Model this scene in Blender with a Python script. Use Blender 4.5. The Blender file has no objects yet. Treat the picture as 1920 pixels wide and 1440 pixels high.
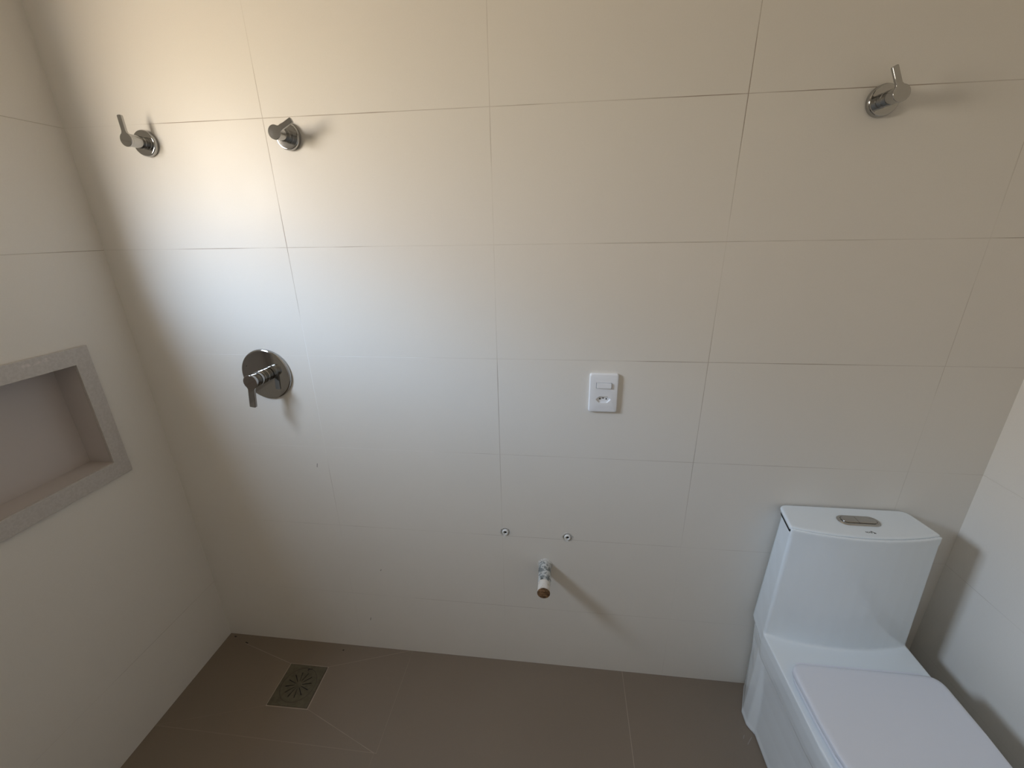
import bpy, bmesh, math, random
from mathutils import Vector, Matrix, noise

random.seed(4)
PI = math.pi
C = bpy.context.scene.collection
scene = bpy.context.scene

# ------------------------------------------------------------------ camera
XL, XR = -0.5938, 1.9957          # left and right wall planes; back wall is y = 0, floor z = 0
YF = -1.95                        # wall behind the camera
ZC = 2.62
cam_d = bpy.data.cameras.new('camera')
cam = bpy.data.objects.new('camera', cam_d)
C.objects.link(cam)
scene.camera = cam
cam_d.sensor_fit = 'HORIZONTAL'
cam_d.sensor_width = 36.0
cam_d.lens = 790.96 / 1920 * 36.0
cam_d.clip_start = 0.02
YAW, PITCH, ROLL = -0.120087, 0.349987, -0.017615
cy_, sy_ = math.cos(YAW), math.sin(YAW)
cp_, sp_ = math.cos(PITCH), math.sin(PITCH)
cr_, sr_ = math.cos(ROLL), math.sin(ROLL)
fwd = Vector((sy_ * cp_, cy_ * cp_, -sp_))
rgt = Vector((cy_, -sy_, 0))
upv = rgt.cross(fwd)
r2 = rgt * cr_ + upv * sr_
u2 = -rgt * sr_ + upv * cr_
M = Matrix((r2, u2, -fwd)).transposed().to_4x4()
M.translation = Vector((0.78655, -1.18943, 1.61000))
cam.matrix_world = M

# ------------------------------------------------------------------ daylight, exposure
scene.view_settings.view_transform = 'Standard'
scene.view_settings.look = 'None'
scene.view_settings.gamma = 1.0
scene.view_settings.use_curve_mapping = False
scene.view_settings.exposure = 1.66
scene.cycles.use_denoising = True
scene.cycles.max_bounces = 10
scene.cycles.diffuse_bounces = 6
scene.cycles.glossy_bounces = 6
scene.cycles.caustics_reflective = False
scene.cycles.caustics_refractive = False
scene.cycles.sample_clamp_indirect = 6.0

WORLD_STRENGTH = 13.0
# the window in the left wall
WY0, WY1, WZ0, WZ1 = -0.490, -1.010, 1.640, 2.090
world = bpy.data.worlds.new('sky')
scene.world = world
world.use_nodes = True
nt = world.node_tree
nt.nodes.clear()
tc = nt.nodes.new('ShaderNodeTexCoord')
sx = nt.nodes.new('ShaderNodeSeparateXYZ')
mr = nt.nodes.new('ShaderNodeMapRange')
mr.inputs['From Min'].default_value = -1
mr.inputs['From Max'].default_value = 1
rp = nt.nodes.new('ShaderNodeValToRGB')
el = rp.color_ramp.elements
el[0].position = 0.0
el[0].color = (0.42, 0.34, 0.24, 1)
el[1].position = 1.0
el[1].color = (0.5, 0.57, 0.68, 1)
for pos, c in ((0.46, (0.62, 0.52, 0.39)), (0.505, (0.68, 0.62, 0.51)), (0.53, (0.74, 0.68, 0.60)), (0.58, (0.74, 0.68, 0.63)), (0.65, (0.78, 0.82, 0.87)), (0.71, (0.88, 1.12, 1.46)), (0.80, (0.74, 0.90, 1.12)), (0.92, (0.62, 0.72, 0.86))):
    e = el.new(pos)
    e.color = (*c, 1)
bg = nt.nodes.new('ShaderNodeBackground')
bg.inputs['Strength'].default_value = WORLD_STRENGTH
wo = nt.nodes.new('ShaderNodeOutputWorld')
nt.links.new(tc.outputs['Generated'], sx.inputs[0])
nt.links.new(sx.outputs['Z'], mr.inputs['Value'])
nt.links.new(mr.outputs[0], rp.inputs[0])
nt.links.new(rp.outputs[0], bg.inputs['Color'])
nt.links.new(bg.outputs[0], wo.inputs['Surface'])
# light portal filling the window opening: helps sampling, adds no light of its own
pd = bpy.data.lights.new('window_portal', 'AREA')
pd.shape = 'RECTANGLE'
pd.size = WZ1 - WZ0
pd.size_y = abs(WY1 - WY0)
pd.cycles.is_portal = True
po = bpy.data.objects.new('window_portal', pd)
C.objects.link(po)
po.location = (XL - 0.036, (WY0 + WY1) / 2, (WZ0 + WZ1) / 2)
po.rotation_euler = (0, -PI / 2, 0)

# ------------------------------------------------------------------ node helpers
def new_mat(name, color=(.5, .5, .5), rough=.5, metal=0.0, spec=.5, coat=0.0):
    m = bpy.data.materials.new(name)
    m.use_nodes = True
    b = m.node_tree.nodes['Principled BSDF']
    b.inputs['Base Color'].default_value = (*color, 1)
    b.inputs['Roughness'].default_value = rough
    b.inputs['Metallic'].default_value = metal
    b.inputs['Specular IOR Level'].default_value = spec
    b.inputs['Coat Weight'].default_value = coat
    b.inputs['Coat Roughness'].default_value = 0.06
    return m

class NB:
    """tiny node builder for one material"""
    def __init__(self, m):
        self.t = m.node_tree
        self.b = self.t.nodes['Principled BSDF']
        g = self.t.nodes.new('ShaderNodeNewGeometry')
        self.pos = g.outputs['Position']
        s = self.t.nodes.new('ShaderNodeSeparateXYZ')
        self.t.links.new(self.pos, s.inputs[0])
        self.x, self.y, self.z = s.outputs
    def put(self, sock, v):
        if hasattr(v, 'is_output'):
            self.t.links.new(v, sock)
        elif isinstance(v, tuple) and len(v) == 3 and sock.type == 'RGBA':
            sock.default_value = (*v, 1)
        else:
            sock.default_value = v
    def m(self, op, a, b=0.0, c=0.0, clamp=False):
        n = self.t.nodes.new('ShaderNodeMath')
        n.operation = op
        n.use_clamp = clamp
        for i, v in enumerate((a, b, c)):
            self.put(n.inputs[i], v)
        return n.outputs[0]
    def noise(self, scale, detail=3, rough=.5, vec=None, dims='3D'):
        n = self.t.nodes.new('ShaderNodeTexNoise')
        n.inputs['Scale'].default_value = scale
        n.inputs['Detail'].default_value = detail
        n.inputs['Roughness'].default_value = rough
        self.t.links.new(vec if vec is not None else self.pos, n.inputs['Vector'])
        return n.outputs['Fac']
    def scaled(self, sx_, sy_, sz_):
        n = self.t.nodes.new('ShaderNodeVectorMath')
        n.operation = 'MULTIPLY'
        self.t.links.new(self.pos, n.inputs[0])
        n.inputs[1].default_value = (sx_, sy_, sz_)
        return n.outputs[0]
    def ramp(self, v, lo, hi, a=0.0, b=1.0):
        n = self.t.nodes.new('ShaderNodeMapRange')
        n.interpolation_type = 'SMOOTHSTEP'
        self.put(n.inputs['Value'], v)
        n.inputs['From Min'].default_value = lo
        n.inputs['From Max'].default_value = hi
        n.inputs['To Min'].default_value = a
        n.inputs['To Max'].default_value = b
        return n.outputs[0]
    def mix(self, f, a, b):
        n = self.t.nodes.new('ShaderNodeMix')
        n.data_type = 'RGBA'
        self.put(n.inputs[0], f)
        self.put(n.inputs[6], a)
        self.put(n.inputs[7], b)
        return n.outputs[2]
    def grid(self, v, off, step):
        """distance to the nearest line off + k*step"""
        t = self.m('DIVIDE', self.m('SUBTRACT', v, off), step)
        f = self.m('FRACT', self.m('ADD', t, 0.5))
        return self.m('MULTIPLY', self.m('ABSOLUTE', self.m('SUBTRACT', f, 0.5)), step)
    def seg(self, p, q, u, v):
        """distance to segment p-q in the plane of u, v"""
        (ax, ay), (bx, by) = p, q
        dx, dy = bx - ax, by - ay
        L2 = dx * dx + dy * dy
        ux, vy = self.m('SUBTRACT', u, ax), self.m('SUBTRACT', v, ay)
        t = self.m('ADD', self.m('MULTIPLY', ux, dx / L2), self.m('MULTIPLY', vy, dy / L2), clamp=True)
        ex = self.m('SUBTRACT', ux, self.m('MULTIPLY', t, dx))
        ey = self.m('SUBTRACT', vy, self.m('MULTIPLY', t, dy))
        return self.m('SQRT', self.m('ADD', self.m('MULTIPLY', ex, ex), self.m('MULTIPLY', ey, ey)))
    def bump(self, h, strength, dist):
        n = self.t.nodes.new('ShaderNodeBump')
        n.inputs['Strength'].default_value = strength
        n.inputs['Distance'].default_value = dist
        self.put(n.inputs['Height'], h)
        self.t.links.new(n.outputs[0], self.b.inputs['Normal'])

TILE = (0.755, 0.727, 0.677)
ROW0, ROWH, COLW = 0.28575, 0.32177, 0.60

def tile_wall(name, axis, col_off, marks=(), cols=True, quiet=None):
    m = new_mat(name, TILE, 0.37, 0, .14)
    n = NB(m)
    u = n.x if axis == 'x' else n.y
    dz = n.grid(n.z, ROW0, ROWH)
    wob = n.m('MULTIPLY', n.m('SUBTRACT', n.noise(9, 2), .5), .0012)
    d = n.m('ADD', dz, wob)
    dv = n.m('ADD', n.grid(u, col_off, COLW), wob)
    # joints fade in and out: tight joints with the grout flush in places
    lo = n.noise(3.1, 2, vec=n.scaled(1.0, 1.0, .35))
    vis_h = n.ramp(lo, .40, .58, .25, .9)
    lo2 = n.noise(2.3, 2, vec=n.scaled(.35, .35, 1.3))
    vis_v = n.ramp(lo2, .38, .58, .15, .85)
    # joints drawn fainter on the lower courses and at the far left
    vis_h = n.m('MULTIPLY', vis_h, n.ramp(n.z, .95, 1.5, .42, 1.0))
    vis_v = n.m('MULTIPLY', vis_v, n.ramp(n.z, .50, 1.25, .12, 1.0))
    if axis == 'x':
        vis_h = n.m('MULTIPLY', vis_h, n.ramp(n.x, -.42, -.22, .25, 1.0))
        vis_v = n.m('MULTIPLY', vis_v, n.ramp(n.x, 1.5, 1.8, 1.0, .45))
    if quiet:
        vis_h = n.m('MULTIPLY', vis_h, n.m('MAXIMUM', n.ramp(n.z, quiet[0], quiet[0] + .05, 1, 0), n.ramp(n.z, quiet[1] - .05, quiet[1], 0, 1)))
    jh = n.m('MULTIPLY', n.ramp(d, .0004, .0013, 1, 0), vis_h)
    jv = n.m('MULTIPLY', n.ramp(dv, .0004, .0013, 1, 0), vis_v)
    j = n.m('MAXIMUM', jh, jv) if cols else jh
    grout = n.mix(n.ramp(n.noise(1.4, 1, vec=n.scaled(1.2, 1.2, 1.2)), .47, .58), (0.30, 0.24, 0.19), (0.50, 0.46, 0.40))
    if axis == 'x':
        # joints round the mixer painted pale, as tile edges catching light
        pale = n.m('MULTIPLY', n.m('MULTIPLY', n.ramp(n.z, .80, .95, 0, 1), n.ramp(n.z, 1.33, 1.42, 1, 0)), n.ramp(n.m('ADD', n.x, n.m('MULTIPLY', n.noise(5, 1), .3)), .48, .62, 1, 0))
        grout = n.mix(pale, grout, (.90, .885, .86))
    soft = n.noise(1.7, 3)
    base = n.mix(soft, (TILE[0] * .965, TILE[1] * .965, TILE[2] * .965), (TILE[0] * 1.03, TILE[1] * 1.03, TILE[2] * 1.025))
    fine = n.noise(420, 2)
    base = n.mix(n.ramp(fine, .3, .7, 0, .07), base, (.58, .54, .48))
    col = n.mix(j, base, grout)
    for (a, b) in marks:
        dd = n.seg(a, b, u, n.z)
        col = n.mix(n.ramp(dd, .0006, .0018, .75, 0), col, (.10, .085, .07))
    n.put(n.b.inputs['Base Color'], col)
    n.put(n.b.inputs['Roughness'], n.m('ADD', n.ramp(n.noise(6, 4), .35, .65, .33, .38), n.m('MULTIPLY', j, .3)))
    h = n.m('ADD', n.m('MULTIPLY', j, -1.0), n.m('MULTIPLY', n.noise(95, 2), .10))
    h = n.m('ADD', h, n.m('MULTIPLY', n.noise(3.0, 1), .8))
    n.bump(h, .35, .0012)
    return m

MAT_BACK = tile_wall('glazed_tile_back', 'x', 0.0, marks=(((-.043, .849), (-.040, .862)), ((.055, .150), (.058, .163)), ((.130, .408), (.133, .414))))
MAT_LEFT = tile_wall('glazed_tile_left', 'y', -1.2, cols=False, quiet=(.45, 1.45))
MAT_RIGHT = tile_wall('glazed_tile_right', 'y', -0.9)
MAT_PAINT = new_mat('white_paint', (.82, .80, .77), .75)

def floor_mat():
    m = new_mat('porcelain_floor', (.2, .16, .12), .42)
    n = NB(m)
    col = n.mix(n.noise(2.2, 3), (.205, .163, .124), (.232, .187, .144))
    col = n.mix(n.ramp(n.noise(300, 2), .3, .7, 0, .12), col, (.15, .12, .095))
    grout = (.42, .355, .29)
    lines = [((-.50, -.038), (-.252, -.102), .0009, .65), ((.207, 0), (-.096, -.100), .0009, .42), ((-.091, -.256), (.207, -.362), .0009, .55), ((-.246, -.259), (-.594, -.362), .0008, .16),
             ((-.594, -.362), (.215, -.362), .0012, .22), ((.215, 0), (.215, -.362), .0009, .25), ((1.052, .0), (1.043, -1.9), .0011, .55), ((-.594, -1.21), (1.99, -1.21), .0011, .4), ((.207, -.362), (.207, -1.9), .0009, .15)]
    bx = [(-.2525, -.1005), (-.0945, -.1005), (-.0895, -.2575), (-.2475, -.2605)]
    for i in range(4):
        lines.append((bx[i], bx[(i + 1) % 4], .0014, .95))
    j = None
    for p, q, w, s in lines:
        d = n.seg(p, q, n.x, n.y)
        k = n.ramp(d, w * .55, w * 1.5, s, 0)
        j = k if j is None else n.m('MAXIMUM', j, k)
    j = n.m('MULTIPLY', j, n.ramp(n.noise(11, 2), .3, .55, .45, 1))
    col = n.mix(j, col, grout)
    for p, q, r in (((-.565, -.013), (-.560, -.014), .0035), ((-.499, -.034), (-.489, -.037), .0028), ((-.0715, -.026), (-.0705, -.026), .0038)):
        col = n.mix(n.ramp(n.seg(p, q, n.x, n.y), r * .5, r, .95, 0), col, (.012, .010, .008))
    for p, q in (((1.432, -.208), (1.452, -.186)), ((1.424, -.192), (1.431, -.181))):
        col = n.mix(n.ramp(n.seg(p, q, n.x, n.y), .0004, .0012, .6, 0), col, (.4, .38, .36))
    n.put(n.b.inputs['Base Color'], col)
    n.put(n.b.inputs['Roughness'], n.ramp(n.noise(5, 4), .35, .65, .34, .46))
    n.bump(n.m('ADD', n.m('MULTIPLY', j, .6), n.m('MULTIPLY', n.noise(120, 2), .1)), .25, .0008)
    return m
MAT_FLOOR = floor_mat()

MAT_CHROME = new_mat('chrome', (.43, .43, .425), .07, 1.0)
MAT_CHROME_D = new_mat('brushed_chrome', (.50, .49, .47), .2, 1.0)
MAT_CERAMIC = new_mat('white_ceramic', (.78, .84, .88), .16, 0, .5, .4)
MAT_SEAT = new_mat('white_seat_plastic', (.72, .75, .82), .30)
MAT_DARK = new_mat('dark_gap', (.012, .013, .014), .7)
MAT_PLASTIC = new_mat('white_plastic', (.80, .81, .83), .32)
MAT_LOGO = new_mat('black_print', (.01, .01, .01), .5)
MAT_SAND = new_mat('window_metal', (.7, .7, .7), .4)

def stone_mat():
    m = new_mat('grey_quartz', (.33, .30, .285), .38)
    n = NB(m)
    col = n.mix(n.ramp(n.noise(160, 3), .35, .65), (.49, .46, .43), (.54, .51, .48))
    # a pale chalky scuff on the top bar
    d = n.seg((-.305, 1.300), (-.245, 1.304), n.y, n.z)
    col = n.mix(n.m('MULTIPLY', n.ramp(d, .001, .007, .45, 0), n.ramp(n.noise(60, 2), .4, .6)), col, (.78, .70, .67))
    n.put(n.b.inputs['Base Color'], col)
    n.bump(n.noise(260, 2), .06, .001)
    return m
MAT_STONE = stone_mat()
MAT_STONE_IN = new_mat('niche_stone_liner', (.52, .475, .45), .45)

def drain_mat():
    m = new_mat('stainless_drain', (.30, .28, .235), .38, .85)
    n = NB(m)
    col = n.mix(n.ramp(n.noise(60, 4, .6), .3, .7), (.165, .150, .108), (.205, .188, .140))
    n.put(n.b.inputs['Base Color'], col)
    n.bump(n.noise(240, 2), .15, .001)
    return m
MAT_DRAIN = drain_mat()
MAT_GROOVE = new_mat('dark_groove', (.085, .075, .05), .6)  # dark tone that makes the drain's raised ring read as a groove

def pipe_mat(name, a, b, c, scale):
    m = new_mat(name, a, .55)
    n = NB(m)
    v = n.noise(scale, 4, .62)
    col = n.mix(n.ramp(v, .43, .50), a, b)
    col = n.mix(n.ramp(n.noise(scale * 1.9, 3, .7), .57, .64), col, c)
    n.put(n.b.inputs['Base Color'], col)
    n.bump(v, .7, .003)
    return m
MAT_PIPE = pipe_mat('plaster_smeared_pipe', (.20, .22, .22), (.55, .565, .56), (.11, .12, .12), 40)
MAT_PIPE_END = pipe_mat('bare_pvc', (.66, .62, .56), (.72, .69, .64), (.60, .55, .47), 50)
MAT_RUST = pipe_mat('rusty_plug', (.115, .060, .025), (.24, .135, .065), (.05, .03, .015), 60)
MAT_PLASTER = pipe_mat('rough_plaster', (.72, .71, .68), (.62, .61, .58), (.42, .41, .38), 100)
MAT_FIT = new_mat('whitish_fitting', (.80, .81, .80), .22)

# ------------------------------------------------------------------ mesh helpers
def link(name, bm, mat, parent=None, smooth=None, normals=True):
    if normals:
        bmesh.ops.recalc_face_normals(bm, faces=bm.faces[:])
    me = bpy.data.meshes.new(name)
    bm.to_mesh(me)
    bm.free()
    me.materials.append(mat)
    if smooth is not None:
        for p in me.polygons:
            p.use_smooth = True
        try:
            me.set_sharp_from_angle(angle=math.radians(smooth))
        except Exception:
            pass
    o = bpy.data.objects.new(name, me)
    C.objects.link(o)
    if parent is not None:
        o.parent = parent
    return o

def box(bm, x0, x1, y0, y1, z0, z1):
    vs = [bm.verts.new((x, y, z)) for x in (min(x0, x1), max(x0, x1)) for y in (min(y0, y1), max(y0, y1)) for z in (min(z0, z1), max(z0, z1))]
    fs = [(0, 1, 3, 2), (4, 6, 7, 5), (0, 4, 5, 1), (2, 3, 7, 6), (0, 2, 6, 4), (1, 5, 7, 3)]
    return [bm.faces.new([vs[i] for i in f]) for f in fs]

def loft(bm, rings, cap=True):
    """rings: lists of equal-length closed loops of points"""
    R = [[bm.verts.new(p) for p in r] for r in rings]
    n = len(R[0])
    for a, b in zip(R, R[1:]):
        for i in range(n):
            bm.faces.new((a[i], a[(i + 1) % n], b[(i + 1) % n], b[i]))
    if cap:
        bm.faces.new(list(reversed(R[0])))
        bm.faces.new(R[-1])
    return R

def lathe_y(bm, prof, seg=64, cx=0, cz=0):
    """profile of (radius, y) turned about the y axis; radius 0 closes the end"""
    prev = None
    for r, y in prof:
        if r < 1e-6:
            cur = [bm.verts.new((cx, y, cz))]
        else:
            cur = [bm.verts.new((cx + r * math.cos(2 * PI * i / seg), y, cz + r * math.sin(2 * PI * i / seg))) for i in range(seg)]
        if prev:
            if len(prev) == 1 and len(cur) > 1:
                for i in range(seg):
                    bm.faces.new((prev[0], cur[i], cur[(i + 1) % seg]))
            elif len(cur) == 1 and len(prev) > 1:
                for i in range(seg):
                    bm.faces.new((cur[0], prev[(i + 1) % seg], prev[i]))
            elif len(cur) > 1:
                for i in range(seg):
                    bm.faces.new((prev[i], prev[(i + 1) % seg], cur[(i + 1) % seg], cur[i]))
        prev = cur

def rounded(poly, r, k=6):
    """round the corners of a convex 2D polygon; r a number or one per corner"""
    out = []
    n = len(poly)
    for i in range(n):
        p, a, b = Vector(poly[i]), Vector(poly[i - 1]), Vector(poly[(i + 1) % n])
        rr = r[i] if isinstance(r, (list, tuple)) else r
        if rr <= 0:
            out += [tuple(p)] * (k + 1)
            continue
        da, db = (a - p).normalized(), (b - p).normalized()
        ang = da.angle(db)
        t = min(rr / math.tan(ang / 2), (a - p).length * .49, (b - p).length * .49)
        s, e = p + da * t, p + db * t
        for j in range(k + 1):
            u = j / k
            q = s * (1 - u) ** 2 + p * 2 * u * (1 - u) + e * u * u
            out.append((q.x, q.y))
    return out

def bevel_mod(o, w, seg=3, ang=35):
    b = o.modifiers.new('bevel', 'BEVEL')
    b.width = w
    b.segments = seg
    b.limit_method = 'ANGLE'
    b.angle_limit = math.radians(ang)
    b.harden_normals = False
    return o

def apply_mods(o):
    dg = bpy.context.evaluated_depsgraph_get()
    me = bpy.data.meshes.new_from_object(o.evaluated_get(dg))
    o.modifiers.clear()
    o.data = me
    return o

def cut(o, bm):
    """subtract the shape in bm from o"""
    bmesh.ops.recalc_face_normals(bm, faces=bm.faces[:])
    me = bpy.data.meshes.new('cutter')
    bm.to_mesh(me)
    bm.free()
    c = bpy.data.objects.new('cutter', me)
    C.objects.link(c)
    c.parent = o.parent
    md = o.modifiers.new('cut', 'BOOLEAN')
    md.operation = 'DIFFERENCE'
    md.solver = 'EXACT'
    md.object = c
    apply_mods(o)
    bpy.data.objects.remove(c)
    return o

def thing(name, label, cat, loc=(0, 0, 0), group=None):
    o = bpy.data.objects.new(name, None)
    C.objects.link(o)
    o.location = loc
    o['label'] = label
    o['category'] = cat
    if group:
        o['group'] = group
    return o

def struct(name, bm, mat, label=None):
    o = link(name, bm, mat)
    o['kind'] = 'structure'
    if label:
        o['label'] = label
    return o

# ------------------------------------------------------------------ the room
bm = bmesh.new()
box(bm, XL - .2, XR + .2, YF - .2, .2, -.12, 0)
struct('floor', bm, MAT_FLOOR, 'taupe porcelain floor with pale joints running to the square drain')
bm = bmesh.new()
box(bm, XL - .2, XR + .2, YF - .2, .2, ZC, ZC + .12)
struct('ceiling', bm, MAT_PAINT)

bm = bmesh.new()
box(bm, XL - .2, XR + .2, 0, .15, 0, ZC)
wb = struct('wall_back', bm, MAT_BACK, 'off-white tiled wall with the valves, mixer and switch plate')
def ragged(bm, cx, cz, r, y0, y1, seed, amp=.12, squash=1.0):
    def ring(y, s=1.0):
        return [(cx + r * s * (1 + amp * noise.noise(Vector((math.cos(a) * 1.7 + seed, math.sin(a) * 1.7, seed)))) * math.cos(a), y,
                 cz + r * s * squash * (1 + amp * noise.noise(Vector((math.cos(a) * 1.7 + seed, math.sin(a) * 1.7, seed + 3)))) * math.sin(a)) for a in [2 * PI * i / 36 for i in range(36)]]
    loft(bm, [ring(y0), ring(y1)])
bm = bmesh.new()
ragged(bm, .6105, .6235, .0185, -.02, .05, 1)
cut(wb, bm)
bm = bmesh.new()
ragged(bm, .8250, .6180, .0185, -.02, .05, 5)
cut(wb, bm)

# left wall: openings for the niche and the window
NY0, NY1, NZ0, NZ1 = -.190, -.760, .951, 1.268
TH = .04
bm = bmesh.new()
def left_piece(y0, y1, z0, z1):
    box(bm, XL - TH, XL, y0, y1, z0, z1)
E_ = .012
HY0, HY1, HZ0, HZ1 = NY0 + E_, NY1 - E_, NZ0 - E_, NZ1 + E_
ys = sorted({0.0, HY0, HY1, WY0, WY1, YF - .2})
zs = sorted({0.0, HZ0, HZ1, WZ0, WZ1, ZC})
for a, b in zip(ys, ys[1:]):
    for c_, d_ in zip(zs, zs[1:]):
        my, mz = (a + b) / 2, (c_ + d_) / 2
        if (HY1 < my < HY0 and HZ0 < mz < HZ1) or (WY1 < my < WY0 and WZ0 < mz < WZ1):
            continue
        left_piece(a, b, c_, d_)
bmesh.ops.remove_doubles(bm, verts=bm.verts, dist=1e-5)
seen = {}
for f in bm.faces[:]:
    k = tuple(sorted(v.index for v in f.verts)) if False else tuple(sorted((round(v.co.x, 4), round(v.co.y, 4), round(v.co.z, 4)) for v in f.verts))
    seen.setdefault(k, []).append(f)
dead = [f for fs in seen.values() if len(fs) > 1 for f in fs]
bmesh.ops.delete(bm, geom=dead, context='FACES_ONLY')
struct('wall_left', bm, MAT_LEFT, 'shaded off-white tiled wall with the stone-framed recess')

bm = bmesh.new()
box(bm, XR, XR + .15, YF - .2, 0, 0, ZC)
struct('wall_right', bm, MAT_RIGHT, 'pale tiled wall beside the toilet')
bm = bmesh.new()
box(bm, XL, XR, YF - .15, YF, 0, ZC)
struct('wall_front', bm, MAT_RIGHT)

# window: frame in the opening and a stone casing round it
bm = bmesh.new()
xf0, xf1 = XL - .034, XL - .012
w = .03
box(bm, xf0, xf1, WY0, WY0 - w, WZ0, WZ1)
box(bm, xf0, xf1, WY1, WY1 + w, WZ0, WZ1)
box(bm, xf0, xf1, WY0 - w, WY1 + w, WZ0, WZ0 + w)
box(bm, xf0, xf1, WY0 - w, WY1 + w, WZ1 - w, WZ1)
win = struct('window_1', bm, MAT_SAND)
bm = bmesh.new()
t = .012
cw = .030
box(bm, XL, XL + t, WY0 + cw, WY0, WZ0 - cw, WZ1 + cw)
box(bm, XL, XL + t, WY1 - cw, WY1, WZ0 - cw, WZ1 + cw)
box(bm, XL, XL + t, WY0, WY1, WZ0 - cw, WZ0)
box(bm, XL, XL + t, WY0, WY1, WZ1, WZ1 + cw)
struct('trim_1', bm, MAT_STONE)

# ------------------------------------------------------------------ stone-lined niche
nich = thing('wall_niche', 'grey stone-framed rectangular recess set in the left wall', 'niche', (XL, (NY0 + NY1) / 2, NZ0))
def rel(o, root):
    """keep world placement of a mesh built in world coordinates"""
    o.parent = root
    o.matrix_parent_inverse = Matrix.Translation(root.location).inverted()
    return o
OY0, OY1, OZ0, OZ1 = -.146, -.804, .900, 1.316
PR = .009
def frame_ring(y0, y1, z0, z1, x, r):
    return [(x, p[0], p[1]) for p in rounded([(y0, z0), (y1, z0), (y1, z1), (y0, z1)], r, 5)]
bm = bmesh.new()
rings = [frame_ring(NY0, NY1, NZ0, NZ1, XL, 0.0), frame_ring(NY0, NY1, NZ0, NZ1, XL + PR, 0.0),
         frame_ring(OY0, OY1, OZ0, OZ1, XL + PR, [.006, .006, .002, .002]), frame_ring(OY0, OY1, OZ0, OZ1, XL, [.006, .006, .002, .002])]
R = loft(bm, rings, cap=False)
n_ = len(R[0])
for i in range(n_):
    bm.faces.new((R[3][i], R[3][(i + 1) % n_], R[0][(i + 1) % n_], R[0][i]))
bmesh.ops.dissolve_degenerate(bm, edges=bm.edges[:], dist=1e-6)
fr = rel(link('frame', bm, MAT_STONE), nich)
bevel_mod(fr, .0012, 2)
ND = .076
bm = bmesh.new()
e = .012
box(bm, XL - ND, XL, NY0 + e - .0004, NY0, NZ0 - e, NZ1 + e)
lin = rel(link('side_panel', bm, MAT_STONE_IN), nich)
bm = bmesh.new()
box(bm, XL - ND, XL, NY1, NY1 - e + .0004, NZ0 - e, NZ1 + e)
rel(link('side_panel', bm, MAT_STONE_IN), nich)
bm = bmesh.new()
box(bm, XL - ND, XL, NY0, NY1, NZ0 - e + .0004, NZ0)
rel(link('shelf', bm, MAT_STONE_IN), nich)
bm = bmesh.new()
box(bm, XL - ND, XL, NY0, NY1, NZ1, NZ1 + e - .0004)
rel(link('top_panel', bm, MAT_STONE_IN), nich)
bm = bmesh.new()
box(bm, XL - ND - .015, XL - ND - .0006, NY0 + e, NY1 - e, NZ0 - e, NZ1 + e)
rel(link('back_panel', bm, MAT_STONE_IN), nich)

# ------------------------------------------------------------------ shut-off valves and mixer
def lever_outline(R, w, L, k=40):
    """disc of radius R with a straight bar of half width w reaching L, bar along +x"""
    a0 = math.asin(w / R)
    pts = []
    f = .004
    for i in range(k + 1):
        a = a0 + .16 + (2 * PI - 2 * a0 - .32) * i / k
        pts.append((R * math.cos(a), R * math.sin(a)))
    x0 = R * math.cos(a0) + f
    pts += [(x0, -w), (L - .002, -w), (L - .0003, -w + .0012), (L, 0), (L - .0003, w - .0012), (L - .002, w), (x0, w)]
    return pts

def lever(name, R, w, L, y0, y1, ang, mat, parent, bev=.0008):
    bm = bmesh.new()
    pts = lever_outline(R, w, L)
    ca, sa = math.cos(ang), math.sin(ang)
    rings = [[(x * ca - z * sa, y, x * sa + z * ca) for x, z in pts] for y in (y0, y1)]
    loft(bm, rings)
    o = link(name, bm, mat, parent, smooth=35)
    bevel_mod(o, bev, 2, 40)
    return o

def valve(label, loc, ang):
    t = thing('shutoff_valve', label, 'valve', loc, 'chrome shut-off valves high on the tiled wall')
    bm = bmesh.new()
    lathe_y(bm, [(0, 0), (.0318, 0), (.0325, -.0010), (.0325, -.0088), (.0318, -.0110), (.0306, -.0124), (.0292, -.0128), (.0284, -.0128), (.0200, -.0128), (0, -.0128)])
    link('escutcheon', bm, MAT_CHROME, t, smooth=28)
    bm = bmesh.new()
    lathe_y(bm, [(0, -.010), (.0146, -.010), (.0150, -.0125), (.0150, -.0185), (.0138, -.0195), (.0138, -.030), (0, -.030)])
    link('stem', bm, MAT_CHROME, t, smooth=28)
    bm = bmesh.new()
    lathe_y(bm, [(0, -.0205), (.0146, -.0205), (.0153, -.0215), (.0154, -.033), (.0155, -.052), (.0150, -.0555), (0, -.0555)])
    link('knob', bm, MAT_CHROME, t, smooth=28)
    lever('lever', .0168, .0058, .0560, -.0555, -.0625, ang, MAT_CHROME, t)
    return t

def clone(root, loc, label):
    r = root.copy()
    C.objects.link(r)
    r.location = loc
    r['label'] = label
    for ch in list(root.children):
        c = ch.copy()
        C.objects.link(c)
        c.parent = r
        if ch.name.split('.')[0] != 'lever':
            continue
    return r

v1 = valve('chrome shut-off valve with its lever straight up, nearest the left wall', (-.350, 0, 1.848), math.radians(91))
v2 = clone(v1, (.0655, 0, 1.849), 'chrome shut-off valve with its lever slanting up to the right')
v3 = clone(v1, (1.485, 0, 1.8665), 'chrome shut-off valve with its lever tilted left, above the toilet')
for v, a in ((v2, 27 - 91), (v3, 117 - 91)):
    for ch in v.children:
        if ch.name.startswith('lever'):
            ch.rotation_euler = (0, -math.radians(a), 0)

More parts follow.
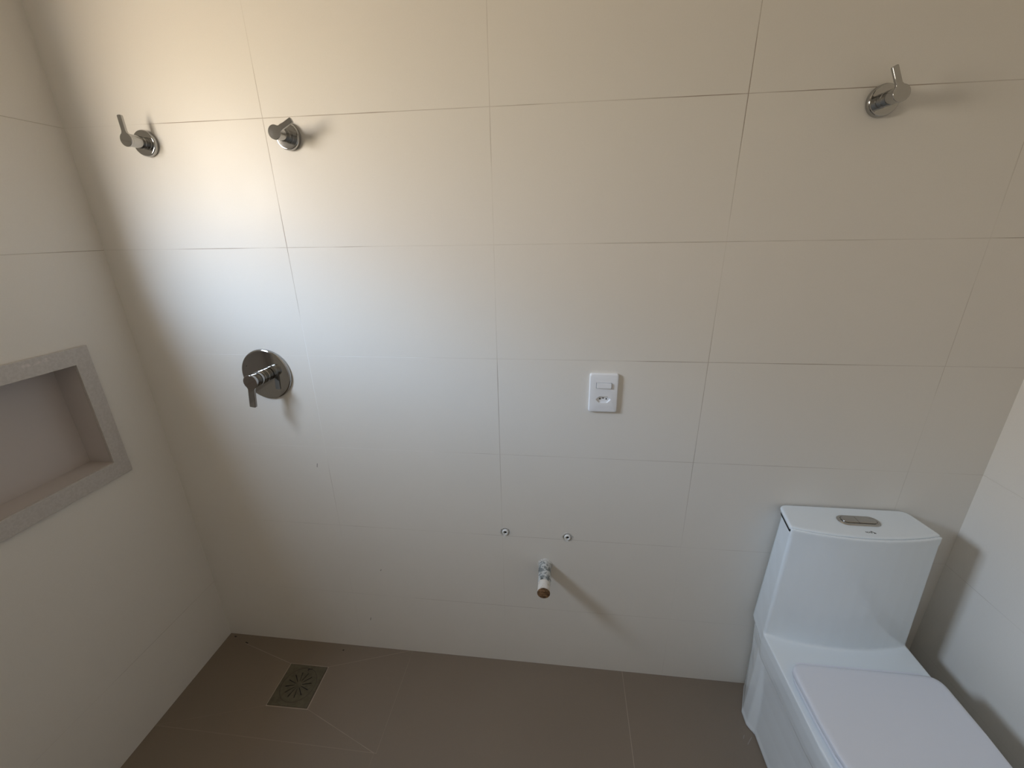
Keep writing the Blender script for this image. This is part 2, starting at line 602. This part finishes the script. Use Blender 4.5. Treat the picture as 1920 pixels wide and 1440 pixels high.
mx = thing('shower_mixer', 'round chrome shower mixer with a lever hanging down below the valves', 'shower mixer', (-.1500, 0, 1.1875))
bm = bmesh.new()
lathe_y(bm, [(0, 0), (.0825, 0), (.0832, -.001), (.0832, -.0035), (.0818, -.0068), (.0790, -.0085), (.0775, -.0088), (0, -.0090)], 96)
link('escutcheon', bm, MAT_CHROME, mx, smooth=25)
bm = bmesh.new()
lathe_y(bm, [(0, -.0085), (.0205, -.0085), (.0215, -.0095), (.0215, -.018), (.0205, -.0195), (0, -.0195)])
link('collar', bm, MAT_CHROME, mx, smooth=28)
bm = bmesh.new()
lathe_y(bm, [(0, -.019), (.0190, -.019), (.0190, -.0225), (.0222, -.0235), (.0226, -.027), (.0226, -.0365), (.0220, -.0372), (.0220, -.0380), (.0226, -.0387), (.0226, -.0495), (.0218, -.0512), (0, -.0512)])
link('body', bm, MAT_CHROME, mx, smooth=28)
bm = bmesh.new()
lathe_y(bm, [(0, -.050), (.0190, -.050), (.0190, -.0535), (.0212, -.0545), (.0222, -.0565), (.0222, -.0725), (0, -.0725)])
link('handle_base', bm, MAT_CHROME, mx, smooth=28)
lever('lever', .0226, .0098, .0840, -.0725, -.0815, math.radians(-98), MAT_CHROME, mx, .001)
bm = bmesh.new()
lathe_y(bm, [(0, -.0088), (.0014, -.0088), (.0014, -.0094), (0, -.0094)], 16, -.060, .028)
link('indicator_dot', bm, MAT_DARK, mx)

# ------------------------------------------------------------------ switch and socket plate
sp = thing('switch_plate', 'white wall plate with one rocker switch above a three-pin socket', 'switch plate', (.9152, 0, 1.1530))
hw, hh = .0417, .0605
def plate_ring(s, y, bow=.0012):
    pts = rounded([(-hw * s, -hh * s), (hw * s, -hh * s), (hw * s, hh * s), (-hw * s, hh * s)], .007, 6)
    # sides bow outwards slightly
    return [(x, y, z - bow * (1 - (x / hw) ** 2) * (1 if z < 0 else 0)) for x, z in pts]
bm = bmesh.new()
loft(bm, [plate_ring(1.0, 0), plate_ring(1.0, -.0050), plate_ring(.985, -.0072), plate_ring(.955, -.0088), plate_ring(.93, -.0092)])
pl = link('plate', bm, MAT_PLASTIC, sp, smooth=30)
hexp = [(x * 1.13, z * 1.1) for x, z in [(-.0185, -.0006), (-.0100, -.0090), (.0100, -.0090), (.0185, -.0006), (.0185, .0022), (.0100, .0090), (-.0100, .0090), (-.0185, .0022)]]
SZ = -.0200
bm = bmesh.new()
loft(bm, [[(x * 1.02, -.02, z * 1.02 + SZ) for x, z in hexp], [(x * 1.02, -.0090, z * 1.02 + SZ) for x, z in hexp], [(x * .90, -.0040, z * .88 + SZ) for x, z in hexp]])
cut(pl, bm)
bm = bmesh.new()
box(bm, -.0225, .0225, -.02, -.0045, .0155, .0335)
cut(pl, bm)
bm = bmesh.new()
rk = rounded([(-.0212, .0165), (.0212, .0165), (.0212, .0325), (-.0212, .0325)], .0016, 3)
loft(bm, [[(x, -.0040, z) for x, z in rk], [(x, -.0118 - .0018 * ((x + .021) / .042), z) for x, z in rk]])
o = link('rocker', bm, MAT_PLASTIC, sp)
bevel_mod(o, .0007, 2)
for px, pz in ((-.0093, .0012), (0, .0036), (.0093, .0012)):
    bm = bmesh.new()
    lathe_y(bm, [(0, -.0020), (.0021, -.0020), (.0021, -.0044), (0, -.0044)], 20, px, pz + SZ)
    link('pin_hole_shade', bm, MAT_DARK, sp)  # black disc painted for the shade inside a socket hole

# ------------------------------------------------------------------ capped waste pipe
wp = thing('waste_pipe', 'plaster-smeared stub of waste pipe with a rusty brown end', 'pipe', (.750, 0, .494))
def pipe_loft(bm, prof, seg=40, seed=0, amp=.0006, droop=.03):
    rings = []
    for r, y in prof:
        rings.append([((r + amp * noise.noise(Vector((math.cos(a) * 2.2, y * 130, math.sin(a) * 2.2 + seed)))) * math.cos(a), y,
                       (r + amp * noise.noise(Vector((math.cos(a) * 2.2, y * 130, math.sin(a) * 2.2 + seed + 9)))) * math.sin(a) + droop * y) for a in [2 * PI * i / seg for i in range(seg)]])
    loft(bm, rings)
bm = bmesh.new()
pipe_loft(bm, [(.0208, .0)] + [(.0212, -.002 - .0044 * i) for i in range(20)], amp=.0022)
link('pipe', bm, MAT_PIPE, wp, smooth=60)
bm = bmesh.new()
pipe_loft(bm, [(.0206, -.084), (.0206, -.112), (.0210, -.115), (.0210, -.1215), (.0204, -.1225)], amp=.0002, seed=4)
link('pipe_end', bm, MAT_PIPE_END, wp, smooth=40)
bm = bmesh.new()
pipe_loft(bm, [(.0200, -.1200), (.0211, -.1220), (.0211, -.1240), (.0198, -.1250)], amp=.0008, seed=7)
for i in range(3):
    zz = -.009 + i * .0085
    vs = box(bm, -.0135 + abs(i - 1) * .002, .0135 - abs(i - 1) * .002, -.1248, -.1262, zz - .0036 - .0008, zz - .0036 + .0014)
link('end_plug', bm, MAT_RUST, wp, smooth=40)
bm = bmesh.new()
pts1 = []
ring_o, ring_i = [], []
for i in range(40):
    a = 2 * PI * i / 40
    rr = .0262 * (1 + .10 * noise.noise(Vector((math.cos(a) * 2, math.sin(a) * 2, 3))))
    ring_o.append((rr * math.cos(a), -.0004, rr * math.sin(a)))
    ring_i.append((.0205 * math.cos(a), -.0045, .0205 * math.sin(a)))
base = [(x, 0, z) for x, y, z in ring_o]
loft(bm, [base, ring_o, ring_i])
link('plaster_collar', bm, MAT_PLASTER, wp, smooth=50)

# ------------------------------------------------------------------ water supply points in ragged holes
def outlet(label, loc, seed, tilt):
    t = thing('water_outlet', label, 'water outlet', loc, 'water supply fittings above the waste pipe')
    bm = bmesh.new()
    N = 40
    def ring(r, y, amp, s):
        return [(r * (1 + amp * noise.noise(Vector((math.cos(a) * 1.9 + seed, math.sin(a) * 1.9, s)))) * math.cos(a), y, r * (1 + amp * noise.noise(Vector((math.cos(a) * 1.9 + seed, math.sin(a) * 1.9, s + 5)))) * math.sin(a)) for a in [2 * PI * i / N for i in range(N)]]
    R = loft(bm, [ring(.0190, 0, .12, 1), ring(.0186, -.0008, .12, 1), ring(.0158, -.0004, .16, 2), ring(.0120, .007, .18, 2), ring(.0085, .012, .12, 2)], cap=False)
    link('plaster_rim', bm, MAT_PLASTER, t, smooth=50)
    bm = bmesh.new()
    lathe_y(bm, [(0, .045), (.0118, .045), (.0118, .0010), (.0104, -.0030), (.0078, -.0042), (.0062, -.0036), (.0056, .0005), (.0050, .012), (0, .012)], 24)
    o = link('threaded_sleeve', bm, MAT_FIT, t, smooth=40)
    o.rotation_euler = (0, tilt, 0)
    bm = bmesh.new()
    lathe_y(bm, [(0, .012), (.0046, .012), (.0046, .0015), (.0038, .0008), (.0018, .0008), (.0018, .004), (0, .004)], 24, 0, 0)
    link('dark_bore', bm, MAT_DARK, t, smooth=40)  # dark insert drawn as the bore of the sleeve
    return t
outlet('water outlet at the tile corner, the left of the two above the pipe', (.6105, 0, .6235), 1, .3)
outlet('water outlet to the right, the one with no upright joint above it', (.8250, 0, .6180), 5, .1)

# ------------------------------------------------------------------ floor drain
dr = thing('floor_drain', 'square metal floor drain with slots round a central screw', 'drain', (-.1715, -.1795, 0))
def sq(h, z):
    return [(-h - .0005, h - .001, z), (h - .001 - .0015, h - .0005, z), (h + .0015, -h + .0012, z), (-h + .0025, -h - .0012, z)]
bm = bmesh.new()
loft(bm, [[(x, y, .0002) for x, y, z in sq(.0750, 0)], sq(.0750, .0010)])
link('slot_shade', bm, MAT_DARK, dr)  # thin black sheet standing in for the shade below the slots
bm = bmesh.new()
loft(bm, [sq(.0765, .0012), sq(.0765, .0030)])
plate = link('grate', bm, MAT_DRAIN, dr)
bm = bmesh.new()
for k in range(12):
    a = 2 * PI * k / 12 + .22
    ca, sa = math.cos(a), math.sin(a)
    pts = [(.013, -.0010), (.047, -.0020), (.0488, 0), (.047, .0020), (.013, .0010)]
    loft(bm, [[(x * ca - y * sa, x * sa + y * ca, z) for x, y in pts] for z in (-.001, .01)])
cut(plate, bm)
bm = bmesh.new()
def ringmesh(bm, r, t, z0, z1, seg=72):
    rs = [[(rr * math.cos(2 * PI * i / seg), rr * math.sin(2 * PI * i / seg), z) for i in range(seg)] for rr, z in ((r - t, z0), (r - t * .6, z1), (r + t * .6, z1), (r + t, z0))]
    loft(bm, rs, cap=False)
ringmesh(bm, .0640, .0011, .0029, .0036)
link('rim_ring', bm, MAT_GROOVE, dr, smooth=50)
bm = bmesh.new()
def lathe_z(bm, prof, seg=32, cx=0, cy=0):
    rs = [[(cx + r * math.cos(2 * PI * i / seg), cy + r * math.sin(2 * PI * i / seg), z) for i in range(seg)] for r, z in prof]
    loft(bm, rs)
lathe_z(bm, [(.0065, .0029), (.0065, .0036), (.0055, .0040)])
lathe_z(bm, [(.0026, .0039), (.0022, .0050), (.0010, .0054)])
link('screw', bm, MAT_DRAIN, dr, smooth=40)
bm = bmesh.new()
box(bm, .004, .020, .060, .0635, .0029, .0035)
box(bm, .004, .008, .0555, .060, .0029, .0035)
link('stamped_mark', bm, MAT_DARK, dr)

# ------------------------------------------------------------------ toilet
TX = 1.647
to = thing('toilet', 'white one-piece toilet with its lid closed, standing in the right corner', 'toilet', (TX, 0, 0))
def tank_plan(hb, hf, yb, yf, bow, rb=.03, rf=.010):
    pts = [(-hb, yb), (hb, yb), (hf, yf)]
    k = 10
    for i in range(1, k):
        u = i / k
        pts.append((hf - 2 * hf * u, yf - bow * (1 - (2 * u - 1) ** 2)))
    pts.append((-hf, yf))
    r = [rb, rb, rf] + [0] * (k - 1) + [rf]
    return rounded(pts, r, 5)
def at(pl, z):
    return [(x, y, z) for x, y in pl]
tp = lambda z: (z - .40) / .40
def tank_ring(z, ins=0.0):
    u = tp(z)
    return at(tank_plan(.184 * (1 - u) + .169 * u - ins, .204 * (1 - u) + .195 * u - ins, -.008 - ins, -(.131 * (1 - u) + .120 * u) + ins, .030, .028), z)
parts_bm = bmesh.new()
loft(parts_bm, [tank_ring(z) for z in (.36, .40, .50, .60, .70, .775, .7795)])
# front wall of the tank rises to a lip the cover sits behind
def lip_plan():
    outer, inner = [], []
    k = 24
    for i in range(k + 1):
        x = .1945 - 2 * .1945 * i / k
        outer.append((x, -.1205 - .030 * (1 - (x / .195) ** 2)))
        inner.append((x, outer[-1][1] + .0085))
    return outer + inner[::-1]
loft(parts_bm, [at(lip_plan(), .770), at(lip_plan(), .7975)])
# pedestal and bowl, sections by height
def body_plan(hw_, yfront, yb=-.006, hb=.18):
    """plan of the bowl: straight sides, rounded nose"""
    ys_, k = yfront + .26, 14
    pts = [(hb - .03, yb), (hb - .008, yb - .008), (hb + .001, yb - .03), (hw_, -.128), (hw_, ys_)]
    for i in range(1, k):
        a = PI * i / k
        pts.append((hw_ * math.cos(a), ys_ - .26 * math.sin(a) ** .9))
    pts += [(-hw_, ys_), (-hw_, -.128), (-hb - .001, yb - .03), (-hb + .008, yb - .008), (-hb + .03, yb)]
    pts = [(x, y) for x, y in pts]
    return pts
secs = [(.0, .182, -.560), (.012, .184, -.566), (.03, .182, -.562), (.12, .182, -.575), (.20, .185, -.60), (.27, .1905, -.635), (.300, .1940, -.65), (.303, .1968, -.655), (.33, .2005, -.675), (.37, .2040, -.69), (.402, .2045, -.695)]
loft(parts_bm, [at(body_plan(h, yf, hb=.150 + .033 * min(z / .36, 1)), z) for z, h, yf in secs])
# rear pedestal, standing a little proud of the bowl sides
rp_ = rounded([(-.152, -.010), (.152, -.010), (.195, -.105), (.197, -.148), (.180, -.178), (-.180, -.178), (-.197, -.148), (-.195, -.105)], [.012, .012, .012, .015, .01, .01, .015, .012], 5)
def rp_at(s, z):
    return [(x * s * (1 + z * (.28 if y > -.05 else 0)), y, z) for x, y in rp_]
loft(parts_bm, [rp_at(1.012, 0), rp_at(1.012, .010), rp_at(1.0, .022), rp_at(.985, .2), rp_at(.99, .30), rp_at(1.0, .37)])
body = link('body', parts_bm, MAT_CERAMIC, to)
rm = body.modifiers.new('remesh', 'REMESH')
rm.mode = 'VOXEL'
rm.voxel_size = .0034
sm_ = body.modifiers.new('smooth', 'SMOOTH')
sm_.factor = .5
sm_.iterations = 4
apply_mods(body)
for p in body.data.polygons:
    p.use_smooth = True
# tank cover: inset behind the front lip
bm = bmesh.new()
def lid_ring(z, ins):
    return at(tank_plan(.1785 - ins, .1950 - ins, -.006 - ins, -.1125 + ins, .0285, .026, .006), z)
loft(bm, [lid_ring(.7870, .0025), lid_ring(.7890, .0005), lid_ring(.7960, .0), lid_ring(.7985, .0012), lid_ring(.8000, .0040), lid_ring(.8000, .008)])
link('tank_cover', bm, MAT_CERAMIC, to, smooth=60)
bm = bmesh.new()
loft(bm, [lid_ring(.7775, .003), lid_ring(.7875, .003)])
link('cover_gap_shade', bm, MAT_DARK, to)  # black slab standing in for the shade in the gap under the cover
# flush button
BX, BY = .009, -.070
def pill(hx, hy, z, k=12, x0=None, x1=None):
    pts = []
    for i in range(k + 1):
        a = -PI / 2 + PI * i / k
        pts.append((BX + hx - hy + hy * math.cos(a), BY + hy * math.sin(a), z))
    for i in range(k + 1):
        a = PI / 2 + PI * i / k
        pts.append((BX - hx + hy + hy * math.cos(a), BY + hy * math.sin(a), z))
    if x0 is not None:
        pts = [(min(max(x, BX + x0), BX + x1), y, zz) for x, y, zz in pts]
    return pts
bm = bmesh.new()
loft(bm, [pill(.0560, .0220, .7995), pill(.0565, .0225, .8010), pill(.0545, .0205, .8030), pill(.0490, .0150, .8030), pill(.0480, .0140, .8012)])
fb = link('flush_button', bm, MAT_CHROME_D, to, smooth=35)
for x0, x1 in ((-.047, -.0055), (-.0045, .047)):
    bm = bmesh.new()
    loft(bm, [pill(.0465, .0130, .8012, 12, x0, x1), pill(.0465, .0130, .8045, 12, x0, x1), pill(.0445, .0112, .8056, 12, x0 + .001, x1 - .001)])
    bmesh.ops.remove_doubles(bm, verts=bm.verts, dist=1e-5)
    bmesh.ops.dissolve_degenerate(bm, edges=bm.edges[:], dist=1e-6)
    o = link('button_half', bm, MAT_CHROME_D, fb, smooth=35)
# printed mark on the cover: tiny strokes and an open triangle
bm = bmesh.new()
def stroke(p, q, w_):
    p, q = Vector(p), Vector(q)
    d = (q - p).normalized()
    nn = Vector((-d.y, d.x)) * w_ / 2
    loft(bm, [[(v.x, v.y, z) for v in (p - nn, q - nn, q + nn, p + nn)] for z in (.7998, .8003)])
lx, ly = .000, -.1215
for i, (a, b) in enumerate((((0, 0), (.0015, .006)), ((.0030, 0), (.0015, .006)), ((.0045, 0), (.0045, .005)), ((.0045, .005), (.0075, .005)), ((.0045, .0025), (.0070, .0025)), ((.0045, 0), (.0075, 0)), ((.0092, 0), (.0092, .005)), ((.0092, .005), (.0118, .005)), ((.0118, .005), (.0118, 0)), ((.0092, .0025), (.0118, .0025)))):
    stroke((lx + a[0] - .001, ly + a[1]), (lx + b[0] - .001, ly + b[1]), .0007)
stroke((lx + .0135, ly - .001), (lx + .0150, ly + .0080), .0018)
stroke((lx + .0150, ly + .0080), (lx + .0240, ly - .0005), .0020)
stroke((lx + .0185, ly - .0005), (lx + .0240, ly - .0005), .0022)
link('printed_mark', bm, MAT_LOGO, to)
# seat and lid
def lid_plan(hw_, yb, yf, rb=.03):
    k = 16
    yst = yf + .30
    pts = [(-hw_, yb), (hw_, yb), (hw_ , yst)]
    for i in range(1, k):
        a = PI * i / k
        s = math.sin(a)
        pts.append((hw_ * math.cos(a) * (1 if abs(math.cos(a)) < .99 else 1), yst - .30 * s ** .85))
    pts.append((-hw_, yst))
    return rounded(pts, [rb, rb] + [0] * (k + 1), 6)
bm = bmesh.new()
loft(bm, [at(lid_plan(.1880, -.262, -.688, .03), .4045), at(lid_plan(.1895, -.260, -.690, .03), .4070), at(lid_plan(.1895, -.260, -.690, .03), .4160), at(lid_plan(.1875, -.262, -.688, .03), .4185)])
link('seat', bm, MAT_SEAT, to, smooth=50)
bm = bmesh.new()
loft(bm, [at(lid_plan(.1900, -.252, -.692, .034), .4205), at(lid_plan(.1925, -.250, -.695, .034), .4230), at(lid_plan(.1925, -.250, -.695, .034), .4335), at(lid_plan(.1910, -.2515, -.6935, .034), .4375), at(lid_plan(.187, -.2555, -.6895, .032), .4395), at(lid_plan(.180, -.2625, -.6825, .030), .4396)])
link('lid', bm, MAT_SEAT, to, smooth=50)
bm = bmesh.new()
hp = rounded([(-.165, -.232), (.165, -.232), (.165, -.275), (-.165, -.275)], .008, 4)
loft(bm, [at(hp, .400), at(hp, .4205)])
link('hinge', bm, MAT_SEAT, to, smooth=40)
